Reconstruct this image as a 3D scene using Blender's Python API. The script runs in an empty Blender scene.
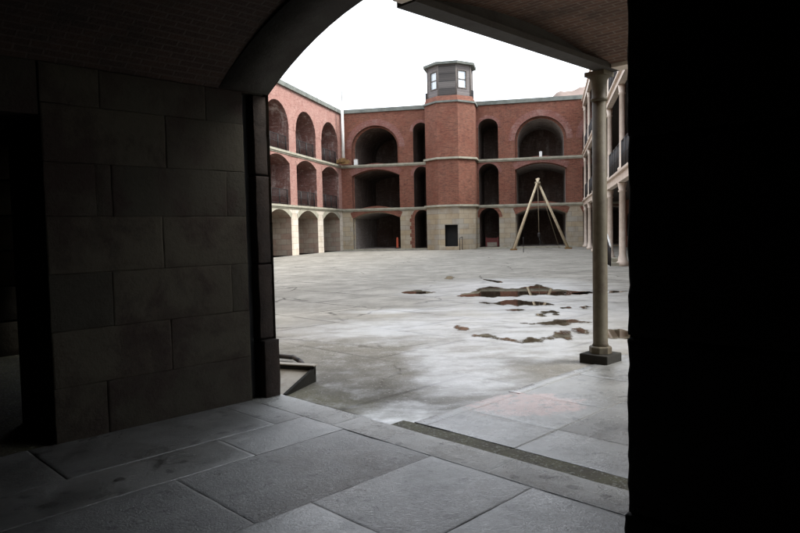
import bpy, math, random
from mathutils import Vector, Matrix, noise
random.seed(7)
S = bpy.context.scene
COL = S.collection
R = math.radians

# ------------------------------------------------------------------ camera, world, sun, exposure
cam_d = bpy.data.cameras.new('camera'); cam = bpy.data.objects.new('camera', cam_d); COL.objects.link(cam)
cam_d.sensor_width = 36; cam_d.lens = 36*650/800; cam_d.clip_start = .05; cam_d.clip_end = 3000
cam.matrix_world = Matrix.Translation((0, 0, 1.65)) @ Matrix.Rotation(R(90-3.07), 4, 'X') @ Matrix.Rotation(R(-1.26), 4, 'Z')
S.camera = cam
S.view_settings.view_transform = 'Standard'; S.view_settings.look = 'None'
S.view_settings.exposure = 1.45; S.view_settings.gamma = 1
S.render.engine = 'CYCLES'
S.cycles.max_bounces = 7; S.cycles.diffuse_bounces = 5; S.cycles.glossy_bounces = 3
SUN_EL, SUN_AZ = 44, 98        # degrees above the horizon; clockwise from +Y
w = bpy.data.worlds.new('World'); S.world = w; w.use_nodes = True
wn = w.node_tree; wn.nodes.clear()
sky = wn.nodes.new('ShaderNodeTexSky'); sky.sky_type = 'NISHITA'; sky.sun_disc = False
sky.sun_elevation = R(SUN_EL); sky.sun_rotation = R(SUN_AZ); sky.air_density = 1; sky.dust_density = 4; sky.ozone_density = 1
hs = wn.nodes.new('ShaderNodeHueSaturation'); hs.inputs['Saturation'].default_value = .12
mx = wn.nodes.new('ShaderNodeMixRGB'); mx.inputs[0].default_value = .72; mx.inputs[2].default_value = (10.2, 10.9, 12.0, 1)   # high overcast
bg = wn.nodes.new('ShaderNodeBackground'); bg.inputs[1].default_value = .1
out = wn.nodes.new('ShaderNodeOutputWorld')
wn.links.new(sky.outputs[0], hs.inputs['Color']); wn.links.new(hs.outputs[0], mx.inputs[1])
wn.links.new(mx.outputs[0], bg.inputs[0]); wn.links.new(bg.outputs[0], out.inputs[0])
sd = bpy.data.lights.new('sun', 'SUN'); sd.energy = 1.5; sd.angle = R(24); sd.color = (1, .96, .9)
sun = bpy.data.objects.new('sun', sd); COL.objects.link(sun)
sv = Vector((math.sin(R(SUN_AZ))*math.cos(R(SUN_EL)), math.cos(R(SUN_AZ))*math.cos(R(SUN_EL)), math.sin(R(SUN_EL))))
sun.rotation_euler = sv.to_track_quat('Z', 'Y').to_euler()

# ------------------------------------------------------------------ node helpers
class NT:
    def __init__(s, name):
        s.m = bpy.data.materials.new(name); s.m.use_nodes = True; s.t = s.m.node_tree
        s.b = s.t.nodes['Principled BSDF']; s.n = s.t.nodes
        s.b.inputs['Specular IOR Level'].default_value = .3
    def new(s, k): return s.n.new('ShaderNode'+k)
    def put(s, sock, v):
        if hasattr(v, 'is_output'): s.t.links.new(v, sock)
        elif isinstance(v, (tuple, list)) and len(v) == 3 and sock.type == 'RGBA': sock.default_value = (*v, 1)
        else: sock.default_value = v
    def coord(s, kind='Object'):
        return s.new('TexCoord').outputs[kind]
    def geo(s): return s.new('NewGeometry').outputs['Position']
    def map(s, vec, scale=(1, 1, 1), rot=(0, 0, 0), loc=(0, 0, 0)):
        m = s.new('Mapping'); s.put(m.inputs[0], vec)
        m.inputs[1].default_value = loc; m.inputs[2].default_value = rot; m.inputs[3].default_value = scale
        return m.outputs[0]
    def noise(s, vec, scale, detail=5, rough=.6, dist=0):
        n = s.new('TexNoise'); s.put(n.inputs['Vector'], vec); n.inputs['Scale'].default_value = scale
        n.inputs['Detail'].default_value = detail; n.inputs['Roughness'].default_value = rough; n.inputs['Distortion'].default_value = dist
        return n.outputs[0]
    def ramp(s, f, lo, hi, a=0., b=1.):
        n = s.new('MapRange'); n.interpolation_type = 'SMOOTHSTEP'; s.put(n.inputs[0], f)
        n.inputs[1].default_value = lo; n.inputs[2].default_value = hi; n.inputs[3].default_value = a; n.inputs[4].default_value = b
        return n.outputs[0]
    def math(s, op, a, b=0., c=0.):
        n = s.new('Math'); n.operation = op; s.put(n.inputs[0], a); s.put(n.inputs[1], b); s.put(n.inputs[2], c); return n.outputs[0]
    def mix(s, f, a, b, mode='MIX'):
        n = s.new('MixRGB'); n.blend_type = mode; s.put(n.inputs[0], f); s.put(n.inputs[1], a); s.put(n.inputs[2], b); return n.outputs[0]
    def brick(s, vec, w, h, c1, c2, mortar, msize=.01, bias=0.):
        n = s.new('TexBrick'); s.put(n.inputs['Vector'], vec); n.inputs['Scale'].default_value = 1
        n.inputs['Brick Width'].default_value = w; n.inputs['Row Height'].default_value = h
        n.inputs['Mortar Size'].default_value = msize; n.inputs['Mortar Smooth'].default_value = .3; n.inputs['Bias'].default_value = bias
        s.put(n.inputs['Color1'], c1); s.put(n.inputs['Color2'], c2); s.put(n.inputs['Mortar'], mortar)
        return n
    def bump(s, h, strength=.4, dist=.01, normal=None):
        n = s.new('Bump'); n.inputs['Strength'].default_value = strength; n.inputs['Distance'].default_value = dist
        s.put(n.inputs['Height'], h)
        if normal is not None: s.put(n.inputs['Normal'], normal)
        return n.outputs[0]
    def attr(s, name):
        n = s.new('Attribute'); n.attribute_name = name; return n
    def done(s, color, rough=.85, normal=None, metal=0., spec=None):
        s.put(s.b.inputs['Base Color'], color); s.put(s.b.inputs['Roughness'], rough); s.b.inputs['Metallic'].default_value = metal
        if normal is not None: s.put(s.b.inputs['Normal'], normal)
        if spec is not None: s.b.inputs['Specular IOR Level'].default_value = spec
        return s.m

def brick_mat(name, c1, c2, mortar, pale=(.5, .42, .38), pale_amt=.5, dark=(.1, .05, .04), dark_amt=.5, bw=.21, bh=.072, ms=.011, vscale=.35):
    k = NT(name); uv = k.coord('UV'); p = k.geo()
    b = k.brick(uv, bw, bh, c1, c2, mortar, ms)
    c = b.outputs[0]
    c = k.mix(k.ramp(k.noise(p, .9, 6, .65), .38, .7, 0, .55), c, tuple(x*.72 for x in c1))
    c = k.mix(k.ramp(k.noise(k.map(p, (1, 1, vscale)), vscale+.9, 8, .7, .4), .5, .78, 0, pale_amt), c, pale)
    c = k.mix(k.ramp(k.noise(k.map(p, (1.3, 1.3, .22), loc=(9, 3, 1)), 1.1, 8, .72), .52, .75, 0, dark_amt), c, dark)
    c = k.mix(k.ramp(k.noise(p, 14, 3, .6), .35, .75, 0, .35), c, tuple(x*.6 for x in c2))
    c = k.mix(k.ramp(k.noise(k.map(p, (1, 1, 4), loc=(7, 2, 4)), 2.2, 9, .85), .47, .66, 0, .7), c, tuple(x*.45 for x in c2))
    c = k.mix(k.ramp(k.noise(k.map(p, (1, 1, 4), loc=(3, 5, 1)), 1.8, 9, .85), .52, .68, 0, .45), c, pale)
    h = k.math('SUBTRACT', k.noise(p, 40, 3), b.outputs[1])
    return k.done(c, .88, k.bump(h, .5, .008))

def stone_mat(name, cols, mortar, bw, bh, ms=.012, stain=(.16, .13, .09), stain_amt=.6, mineral=None, rough=.85, spec=.3):
    k = NT(name); uv = k.coord('UV'); p = k.geo()
    b = k.brick(uv, bw, bh, cols[0], cols[1], mortar, ms)
    c = b.outputs[0]
    if len(cols) > 2:   # a third stone colour from cells the size of the blocks
        b2 = k.brick(k.map(uv, loc=(bw*2, bh*4, 0)), bw, bh, (0, 0, 0), (1, 1, 1), (.4, .4, .4), ms)
        c = k.mix(k.ramp(b2.outputs[0], .45, .8, 0, .8), c, cols[2])
    c = k.mix(k.ramp(k.noise(p, 1.2, 7, .65), .42, .72, 0, stain_amt), c, stain)
    c = k.mix(k.ramp(k.noise(k.map(p, (1.5, 1.5, .2)), 1.6, 7, .7), .52, .78, 0, stain_amt*.8), c, tuple(x*.6 for x in stain))
    if mineral: c = k.mix(k.ramp(k.noise(k.map(p, loc=(5, 5, 5)), .8, 7, .7), .54, .7, 0, .6), c, mineral)
    h = k.math('SUBTRACT', k.noise(p, 22, 5, .7), b.outputs[1])
    return k.done(c, rough, k.bump(h, .5, .015), spec=spec)

def plain_mat(name, c, c2=None, rough=.6, scale=6, metal=0., bump=.2, amt=.7, spec=.3, lo=.4, hi=.7):
    k = NT(name); p = k.coord('Object')
    c2 = c2 or tuple(x*.6 for x in c)
    n = k.noise(p, scale, 7, .65)
    col = k.mix(k.ramp(n, lo, hi, 0, amt), c, c2)
    return k.done(col, rough, k.bump(k.noise(p, scale*6, 4), bump, .004), metal, spec)

M = {}
M['brick'] = brick_mat('weathered_red_brick', (.25, .082, .052), (.12, .038, .026), (.25, .16, .11), pale=(.36, .19, .135), pale_amt=.3)
M['brick_lit'] = brick_mat('lit_red_brick', (.42, .2, .165), (.29, .125, .1), (.42, .33, .28), pale=(.56, .42, .37), pale_amt=.45, dark=(.2, .11, .09), dark_amt=.35)  # lit copy of the red brick, side light put into its colour
M['brick_ring'] = brick_mat('arch_ring_brick', (.27, .1, .075), (.19, .07, .055), (.22, .16, .14), bw=.075, bh=.3, pale_amt=.25)
M['recess'] = brick_mat('shade_dark_recess_brick', (.15, .095, .075), (.1, .065, .05), (.14, .115, .095), pale=(.42, .38, .34), pale_amt=.8, dark=(.015, .013, .012), dark_amt=.8)  # brick darkened all over, the arches' depth shade put into the colour
M['recess_pale'] = brick_mat('whitewashed_recess_brick', (.2, .085, .065), (.14, .055, .045), (.22, .17, .15), pale=(.78, .73, .68), pale_amt=1.0, dark=(.06, .04, .035), dark_amt=.5)
M['recess_lime'] = brick_mat('limewashed_recess_brick', (.42, .37, .33), (.28, .23, .2), (.42, .38, .35), pale=(.75, .73, .7), pale_amt=.95, dark=(.03, .027, .024), dark_amt=.85)  # limewash, raised further to carry the light on the inner walls
M['recess_stone'] = stone_mat('recess_stone', ((.36, .31, .25), (.3, .25, .19), (.3, .21, .16)), (.15, .12, .1), .9, .42, stain=(.2, .12, .09))
M['stone'] = stone_mat('sandstone_blocks', ((.4, .35, .27), (.37, .3, .2), (.33, .31, .27)), (.16, .13, .1), 1.05, .44, stain=(.24, .17, .1), stain_amt=.55)
M['stone_lit'] = stone_mat('lit_sandstone_blocks', ((.66, .61, .53), (.58, .52, .43)), (.3, .25, .2), 1.05, .46, stain=(.36, .28, .2), stain_amt=.45)  # lit copy of the sandstone, light on the left range in its colour
M['course'] = plain_mat('lichened_course_stone', (.36, .34, .27), (.2, .2, .15), .85, 2.2, bump=.4)
M['coping'] = plain_mat('grey_green_coping', (.17, .18, .16), (.08, .09, .08), .8, 1.5, bump=.4)
M['iron'] = plain_mat('dark_iron', (.035, .037, .04), (.07, .045, .03), .6, 10, metal=.4)
M['white_paint'] = plain_mat('white_paint', (.8, .8, .78), (.62, .6, .55), .45, 2)
M['cream_paint'] = plain_mat('cream_paint', (.68, .58, .49), (.5, .38, .3), .55, 3, amt=.6)
M['post_paint'] = plain_mat('flaking_buff_paint', (.088, .074, .046), (.05, .034, .02), .6, 7, bump=.5, amt=.8)  # flaking buff paint, darkened so its backlit shade is in the colour
M['beam_paint'] = plain_mat('flaking_beam_paint', (.042, .036, .03), (.025, .018, .014), .7, 5, bump=.5, amt=.8)
M['timber'] = plain_mat('pale_timber', (.62, .52, .36), (.42, .33, .22), .6, 3)
M['grey_timber'] = plain_mat('grey_weathered_timber', (.16, .14, .125), (.08, .068, .06), .85, 2.5)
M['dark_timber'] = plain_mat('dark_wet_timber', (.02, .018, .013), (.01, .009, .007), .9, 6)
M['ply'] = plain_mat('pale_ply_board', (.36, .32, .26), (.2, .165, .12), .55, 5)
M['rope'] = plain_mat('rope', (.3, .25, .17))
M['red'] = plain_mat('faded_red_paint', (.2, .05, .045), (.15, .04, .035), .6, 4)
M['orange'] = plain_mat('orange_plastic', (.42, .08, .035), (.4, .07, .03), .5, 4)
M['rust'] = plain_mat('rusty_timber', (.25, .15, .06), (.09, .05, .03), .9, 5)
M['dark_void'] = plain_mat('black_opening_shade', (.015, .015, .015), (.025, .022, .02), .7, 3)  # black put in for shade inside doorways, windows and the rebate
M['hill'] = plain_mat('dry_rocky_slope', (.26, .19, .165), (.15, .12, .095), .95, .08, bump=.2)
k = NT('window_glass'); M['glass'] = k.done((.6, .66, .7), .06, spec=1.0); 
k = NT('clapboard'); uv = k.coord('UV'); p = k.geo()
b = k.brick(uv, 900, .13, (.2, .178, .165), (.14, .122, .115), (.08, .075, .08), .012)
c = k.mix(k.ramp(k.noise(k.map(p, (1, 1, 3)), 2.5, 6, .7), .4, .7, 0, .6), b.outputs[0], (.17, .155, .16))
M['clapboard'] = k.done(c, .85, k.bump(b.outputs[1], .5, .02))
k = NT('shutter_boards'); uv = k.coord('UV'); p = k.geo()
b = k.brick(uv, 900, .62, (.16, .145, .135), (.045, .04, .038), (.03, .03, .03), .03)
b2 = k.brick(uv, 900, .155, (1, 1, 1), (.7, .7, .7), (.3, .3, .3), .01)
M['shutter'] = k.done(k.mix(.8, b.outputs[0], b2.outputs[0], 'MULTIPLY'), .85, k.bump(b2.outputs[1], .4, .01))

# interior masonry: near, interior shade put into dark colours, with a tone per block (attribute 'tone')
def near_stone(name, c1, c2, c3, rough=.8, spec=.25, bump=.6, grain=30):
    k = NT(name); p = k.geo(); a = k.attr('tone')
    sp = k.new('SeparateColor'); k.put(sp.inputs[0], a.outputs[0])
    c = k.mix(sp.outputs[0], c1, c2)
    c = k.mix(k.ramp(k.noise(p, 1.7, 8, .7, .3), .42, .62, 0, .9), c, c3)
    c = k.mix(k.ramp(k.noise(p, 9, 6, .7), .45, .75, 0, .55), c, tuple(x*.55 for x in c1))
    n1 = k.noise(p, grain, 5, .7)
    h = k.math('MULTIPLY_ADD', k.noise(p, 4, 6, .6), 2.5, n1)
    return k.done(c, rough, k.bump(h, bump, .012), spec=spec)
M['wall_blocks'] = near_stone('shade_dark_grimy_granite', (.038, .032, .021), (.017, .015, .0095), (.014, .0065, .0042))  # stains over a base darkened to carry the interior's shade
M['pier_blocks'] = near_stone('shade_dark_granite_pier', (.02, .018, .015), (.015, .013, .011), (.01, .007, .006))  # face turned from the light, its shade put into the base colour
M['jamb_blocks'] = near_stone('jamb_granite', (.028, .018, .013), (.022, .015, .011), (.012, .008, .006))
M['arch_plaster'] = near_stone('shade_dark_plaster', (.03, .028, .023), (.026, .024, .02), (.015, .011, .009), bump=.4)  # soffit plaster darkened, interior shade in its colour
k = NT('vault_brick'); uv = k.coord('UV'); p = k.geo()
b = k.brick(uv, .21, .07, (.036, .02, .014), (.024, .013, .01), (.045, .034, .028), .009)  # brick colours cut very dark, the interior's shade put into them
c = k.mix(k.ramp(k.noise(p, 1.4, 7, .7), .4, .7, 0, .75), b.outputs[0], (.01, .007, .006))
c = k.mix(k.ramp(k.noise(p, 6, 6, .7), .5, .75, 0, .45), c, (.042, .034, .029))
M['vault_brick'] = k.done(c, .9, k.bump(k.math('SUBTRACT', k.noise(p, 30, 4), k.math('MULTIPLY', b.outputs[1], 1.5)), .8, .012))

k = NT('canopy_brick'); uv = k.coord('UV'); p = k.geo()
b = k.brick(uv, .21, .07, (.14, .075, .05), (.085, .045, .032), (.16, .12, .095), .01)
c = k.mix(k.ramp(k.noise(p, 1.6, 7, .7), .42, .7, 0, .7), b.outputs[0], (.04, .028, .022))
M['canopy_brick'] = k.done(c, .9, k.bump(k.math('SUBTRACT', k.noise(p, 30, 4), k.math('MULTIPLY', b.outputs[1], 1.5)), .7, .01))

# slab floor: tone.r = shade, tone.g = chiselled roughness
def slab_mat(name, base, dark, rlo=.3, rhi=.6, pink=False):
    k = NT(name); p = k.geo(); a = k.attr('tone')
    sp = k.new('SeparateColor'); k.put(sp.inputs[0], a.outputs[0])
    c = k.mix(sp.outputs[0], base, dark)
    c = k.mix(k.ramp(k.noise(p, 2.1, 8, .68, .5), .42, .68, 0, .7), c, tuple(x*.5 for x in dark))
    c = k.mix(k.ramp(k.noise(k.map(p, loc=(3, 8, 0)), 3.4, 9, .8), .56, .74, 0, .6), c, tuple(x*.3 for x in dark))
    c = k.mix(k.ramp(k.noise(k.map(p, loc=(1, 2, 0)), 7, 3, .5), .63, .67, 0, .85), c, (.02, .018, .015))
    c = k.mix(k.ramp(k.noise(p, 60, 3, .6), .45, .7, 0, .3), c, tuple(min(1, x*1.5) for x in base))
    if pink:    # worn pink paint spilled over the slabs near the gallery edge
        l = k.new('VectorMath'); l.operation = 'LENGTH'; k.put(l.inputs[0], k.map(k.map(p, loc=(-1.13, -6.02, 0)), (1.55, 1.9, 0)))
        f = k.math('ADD', l.outputs['Value'], k.math('MULTIPLY', k.noise(p, 4.2, 9, .8), 1.5))
        f = k.math('MULTIPLY', k.ramp(f, 1.45, 1.62, 1, 0), k.ramp(k.noise(p, 12, 6, .75), .38, .5))
        c = k.mix(k.math('MULTIPLY', f, .7), c, (.42, .28, .25))
    fine = k.noise(p, 55, 5, .75)
    chis = k.noise(k.map(p, (1, 2.2, 1), rot=(0, 0, .5)), 32, 4, .7, 1.5)
    h = k.math('MULTIPLY_ADD', k.math('MULTIPLY', chis, sp.outputs[1]), 3.2, k.math('MULTIPLY', fine, .5))
    h = k.math('MULTIPLY_ADD', k.noise(p, 2.6, 5, .55), 2.4, h)
    r = k.ramp(k.noise(p, 1.9, 7, .7, .6), .35, .7, rlo, rhi)
    k.put(k.b.inputs['Coat Weight'], k.ramp(k.noise(p, 1.3, 6, .65), .3, .6, .7, 1)); k.put(k.b.inputs['Coat Roughness'], k.math('MULTIPLY', r, .75)); k.b.inputs['Coat IOR'].default_value = 1.85
    k.put(k.b.inputs['Coat Normal'], k.bump(h, .55, .009))
    return k.done(c, r, k.bump(h, .55, .009), spec=.5)
M['slabs'] = slab_mat('slate_slabs', (.21, .21, .2), (.11, .11, .104), .36, .62)
M['gallery_slabs'] = slab_mat('gallery_slabs', (.2, .2, .187), (.14, .137, .122), .3, .55, True)
M['threshold'] = slab_mat('threshold_stone', (.36, .36, .335), (.3, .3, .275), .32, .5)
k = NT('mossy_grit'); p = k.geo()
c = k.mix(k.ramp(k.noise(p, 5, 7, .7), .35, .65), (.12, .115, .068), (.085, .075, .055))
c = k.mix(k.ramp(k.noise(p, 45, 3, .6), .55, .66, 0, .7), c, (.34, .34, .3))
c = k.mix(k.ramp(k.noise(k.map(p, loc=(4, 4, 4)), 30, 3, .6), .58, .66, 0, .8), c, (.03, .03, .02))
M['moss'] = k.done(c, .7, k.bump(k.noise(p, 60, 4, .7), .9, .012))

# courtyard paving: dry concrete, damp film and stains laid out in the ground's own metres
k = NT('courtyard_concrete'); p = k.geo()
wob = k.new('TexNoise'); k.put(wob.inputs['Vector'], p); wob.inputs['Scale'].default_value = .55; wob.inputs['Detail'].default_value = 7; wob.inputs['Roughness'].default_value = .65
vs = k.new('VectorMath'); vs.operation = 'SUBTRACT'; k.put(vs.inputs[0], wob.outputs['Color']); vs.inputs[1].default_value = (.5, .5, .5)
vm = k.new('VectorMath'); vm.operation = 'MULTIPLY_ADD'; k.put(vm.inputs[0], vs.outputs[0]); vm.inputs[1].default_value = (3.2, 4.5, 0); k.put(vm.inputs[2], p)
def blob(cx, cy, rx, ry, vec=vm.outputs[0], lo=.4, hi=1.2, rot=0):
    m = k.map(vec, loc=(-cx, -cy, 0)); m = k.map(m, (1/rx, 1/ry, 0), rot=(0, 0, rot)); l = k.new('VectorMath'); l.operation = 'LENGTH'; k.put(l.inputs[0], m)
    return k.ramp(l.outputs['Value'], lo, hi, 1, 0)
def union(*f):
    o = f[0]
    for x in f[1:]: o = k.math('MAXIMUM', o, x)
    return o
vm2 = k.new('VectorMath'); vm2.operation = 'MULTIPLY_ADD'; k.put(vm2.inputs[0], vs.outputs[0]); vm2.inputs[1].default_value = (1.2, 1.4, 0); k.put(vm2.inputs[2], p)
wet = union(blob(1.3, 11.0, 3.6, 1.7), blob(3.2, 17.6, 3.2, 4.6), blob(3.2, 13.0, 2.6, 2.6), blob(.5, 13.5, 1.7, .55, vm2.outputs[0]), blob(.75, 8.0, .75, 2.6, vm2.outputs[0], rot=.12), blob(-.02, 5.75, .65, .5, vm2.outputs[0]), blob(1.9, 9.3, 1.6, 1.2))
damp = union(blob(-.25, 7.8, 1.3, 2.3), blob(-1.4, 9.4, 1.8, 1.1), blob(5, 11.5, 3, 1.6))
nn = k.noise(p, 1.1, 9, .72)
base = k.mix(k.ramp(nn, .35, .68), (.36, .34, .295), (.21, .198, .17))
base = k.mix(k.ramp(k.noise(k.map(p, loc=(4, 9, 0)), .28, 6, .7), .45, .62, 0, .55), base, (.19, .178, .15))
base = k.mix(k.ramp(k.noise(k.map(p, loc=(2, 7, 0)), 4.5, 7, .75), .57, .7, 0, .65), base, (.2, .185, .16))
base = k.mix(k.ramp(k.noise(p, 70, 3, .6), .55, .72, 0, .5), base, (.2, .19, .17))
jt = k.brick(k.map(p, rot=(0, 0, R(45))), 3.1, 1.9, (0, 0, 0), (0, 0, 0), (1, 1, 1), .035)
wj = k.brick(k.map(vm2.outputs[0], rot=(0, 0, R(45))), 3.1, 1.9, (0, 0, 0), (0, 0, 0), (1, 1, 1), .03)
crk = k.new('TexVoronoi'); crk.feature = 'DISTANCE_TO_EDGE'; k.put(crk.inputs['Vector'], vm2.outputs[0]); crk.inputs['Scale'].default_value = .34
crack = k.ramp(crk.outputs['Distance'], .002, .012, .9, 0)
crack = k.math('MULTIPLY', crack, k.ramp(k.noise(p, .5, 3), .45, .6))
line = k.math('MAXIMUM', k.math('MULTIPLY', jt.outputs[0], k.ramp(k.noise(p, .7, 4), .35, .6, .3, .95)), crack)
near = blob(-.5, 6.5, 5.5, 6.5, lo=.35, hi=1.15)
base = k.mix(k.math('MULTIPLY', near, .8), base, k.mix(k.ramp(k.noise(p, 3.2, 9, .8), .38, .62), (.155, .148, .13), (.085, .08, .068)))
base = k.mix(k.math('MULTIPLY', near, k.ramp(k.noise(k.map(p, loc=(6, 6, 0)), 30, 5, .8), .56, .66, 0, .65)), base, (.36, .35, .32))
base = k.mix(k.ramp(k.noise(k.map(p, loc=(9, 1, 0)), 14, 7, .85), .55, .68, 0, .6), base, (.085, .08, .07))
su = k.new('VectorMath'); su.operation = 'DOT_PRODUCT'; k.put(su.inputs[0], p); su.inputs[1].default_value = (.7071, .7071, 0)
mo = k.math('MULTIPLY_ADD', k.noise(p, 2.2, 7, .7), -.9, su.outputs['Value'])
mo = k.ramp(mo, 3.45, 3.95, 1, 0)
base = k.mix(k.math('MULTIPLY', mo, .85), base, k.mix(k.ramp(k.noise(p, 30, 5, .75), .4, .6), (.13, .125, .06), (.2, .18, .13)))
base = k.mix(line, base, (.06, .053, .043))
base = k.mix(k.math('MULTIPLY', damp, .3), base, (.11, .1, .08))
base = k.mix(k.math('MULTIPLY', near, k.ramp(k.noise(k.map(p, loc=(8, 2, 0)), 48, 4, .75), .5, .62, 0, .5)), base, (.07, .065, .055))
base = k.mix(k.math('MULTIPLY', near, k.ramp(k.noise(k.map(p, loc=(1, 5, 0)), 24, 3, .7), .64, .68, 0, .7)), base, (.5, .49, .46))
base = k.mix(k.ramp(k.noise(k.map(p, (1, .5, 1), loc=(12, 3, 0)), 1.1, 9, .78), .52, .68, 0, .5), base, (.16, .15, .13))
base = k.mix(k.math('MULTIPLY', wet, .15), base, (.22, .22, .22))
film = k.math('MULTIPLY', k.math('ADD', wet, k.math('MULTIPLY', near, k.ramp(k.noise(p, 2.8, 8, .8), .45, .7, 0, .5))), k.ramp(k.noise(k.map(p, (.7, 1.3, 1)), 1.5, 7, .7), .34, .58, .3, 1))
k.put(k.b.inputs['Coat Weight'], film); k.b.inputs['Coat Roughness'].default_value = .4; k.b.inputs['Coat IOR'].default_value = 2.6
rough = k.math('MULTIPLY_ADD', film, -.25, .85)
h = k.math('MULTIPLY_ADD', k.noise(p, 45, 5, .7), .35, k.math('MULTIPLY', k.noise(p, 1.3, 6, .55), 3.0))
h = k.math('SUBTRACT', h, line)
M['courtyard'] = k.done(base, rough, k.bump(h, .6, .01), spec=.25)

k = NT('puddle_water'); p = k.geo()
sx = k.new('SeparateXYZ'); k.put(sx.inputs[0], k.coord('UV'))
f = k.math('ADD', sx.outputs[0], k.math('MULTIPLY_ADD', k.noise(k.map(p, (1, .5, 1)), 7, 7, .75), .3, -.15))
k.put(k.b.inputs['Alpha'], k.ramp(f, .465, .52))
M['water'] = k.done(k.mix(k.ramp(f, .5, .62), (.1, .085, .06), (.04, .028, .018)), k.ramp(f, .47, .53, .16, .015), k.bump(k.noise(p, 3, 2, .5), .02, .004), spec=.6)
k = NT('terrain_ground'); M['terrain'] = k.done(k.mix(k.noise(k.geo(), .05, 5), (.2, .17, .12), (.12, .13, .07)), .95)

# ------------------------------------------------------------------ mesh helpers
class MB:
    def __init__(s, org=(0, 0, 0)): s.v = []; s.f = []; s.uv = []; s.tone = []; s.o = Vector(org); s.cur = (0.5, 0, 0); s.smooth = []
    def face(s, pts, uv=None, smooth=False):
        i = len(s.v); s.v += [Vector(p)-s.o for p in pts]; s.f.append(tuple(range(i, i+len(pts)))); s.uv.append(uv); s.tone.append(s.cur); s.smooth.append(smooth)
    def box(s, c, ax, ay, az):   # centre and three half-axis vectors
        c, ax, ay, az = map(Vector, (c, ax, ay, az))
        P = lambda a, b, d: c+ax*a+ay*b+az*d
        for q in (((-1,-1,-1),(-1,1,-1),(1,1,-1),(1,-1,-1)), ((-1,-1,1),(1,-1,1),(1,1,1),(-1,1,1)), ((-1,-1,-1),(1,-1,-1),(1,-1,1),(-1,-1,1)),
                  ((1,1,-1),(-1,1,-1),(-1,1,1),(1,1,1)), ((-1,1,-1),(-1,-1,-1),(-1,-1,1),(-1,1,1)), ((1,-1,-1),(1,1,-1),(1,1,1),(1,-1,1))):
            s.face([P(*x) for x in q])
    def bar(s, a, b, r, n=10, r2=None, cap=True):
        a, b = Vector(a), Vector(b); d = (b-a).normalized(); r2 = r if r2 is None else r2
        x = d.orthogonal().normalized(); y = d.cross(x)
        ring = lambda c, rr: [c+(x*math.cos(t)+y*math.sin(t))*rr for t in [2*math.pi*i/n for i in range(n)]]
        A, B = ring(a, r), ring(b, r2)
        for i in range(n): j = (i+1) % n; s.face([A[i], A[j], B[j], B[i]], smooth=True)
        if cap: s.face(A[::-1]); s.face(B)
    def lathe(s, c, prof, n=20, axis_rot=0):
        c = Vector(c)
        rings = [[c+Vector((r*math.cos(2*math.pi*i/n+axis_rot), r*math.sin(2*math.pi*i/n+axis_rot), z)) for i in range(n)] for r, z in prof]
        for A, B in zip(rings, rings[1:]):
            for i in range(n): j = (i+1) % n; s.face([A[i], A[j], B[j], B[i]], smooth=n > 10)
        s.face(rings[0][::-1]); s.face(rings[-1])
    def build(s, name, mat, parent=None, bevel=0):
        me = bpy.data.meshes.new(name); me.from_pydata([tuple(v) for v in s.v], [], s.f)
        me.uv_layers.new(name='UVMap'); me.color_attributes.new('tone', 'FLOAT_COLOR', 'CORNER')
        uvl = me.uv_layers['UVMap']; ca = me.color_attributes['tone']
        for pi, pl in enumerate(me.polygons):
            n = pl.normal; q = s.uv[pi]; t = s.tone[pi]; pl.use_smooth = s.smooth[pi]
            if abs(n.z) <= .7:
                hz = Vector((-n.y, n.x, 0)).normalized()
            for k_, li in enumerate(pl.loop_indices):
                w_ = s.v[s.f[pi][k_]]+s.o
                if q: uvl.data[li].uv = q[k_]
                elif abs(n.z) > .7: uvl.data[li].uv = (w_.x, w_.y)
                else: uvl.data[li].uv = (w_.dot(hz), w_.z)
                ca.data[li].color = (*t, 1)
        import bmesh
        bm = bmesh.new(); bm.from_mesh(me); bmesh.ops.remove_doubles(bm, verts=bm.verts, dist=.0004); bm.to_mesh(me); bm.free()
        me.materials.append(mat)
        o = bpy.data.objects.new(name, me); COL.objects.link(o)
        if parent is not None:
            o.parent = parent; o.location = s.o-total_loc(parent)
        else: o.location = s.o
        if bevel:
            b = o.modifiers.new('bevel', 'BEVEL'); b.width = bevel; b.segments = 2; b.limit_method = 'ANGLE'
        return o
def total_loc(o):
    l = Vector(o.location)
    return l+total_loc(o.parent) if o.parent else l
def tag(o, label=None, cat=None, group=None, kind=None):
    for a, b in (('label', label), ('category', cat), ('group', group), ('kind', kind)):
        if b: o[a] = b
    return o
def thing(name, loc, label, cat, group=None):
    o = bpy.data.objects.new(name, None); o.empty_display_size = .2; COL.objects.link(o); o.location = loc
    return tag(o, label, cat, group)
def copy_tree(o, parent=None):
    c = o.copy(); COL.objects.link(c); c.parent = parent
    for ch in list(o.children): copy_tree(ch, c)
    return c

class Frame:      # a vertical wall plane: s along it, z up, n out of it
    def __init__(s, P, t):
        s.P = Vector((P[0], P[1], 0)); s.t = Vector((t[0], t[1], 0)).normalized(); s.n = Vector((s.t.y, -s.t.x, 0))
    def flip(s): s.n = -s.n; return s
    def __call__(s, a, z, n=0): return s.P+s.t*a+s.n*n+Vector((0, 0, z))
def box_f(mb, F, s0, s1, z0, z1, n0, n1):
    mb.box(F((s0+s1)/2, (z0+z1)/2, (n0+n1)/2), F.t*((s1-s0)/2), F.n*((n1-n0)/2), Vector((0, 0, (z1-z0)/2)))

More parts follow.
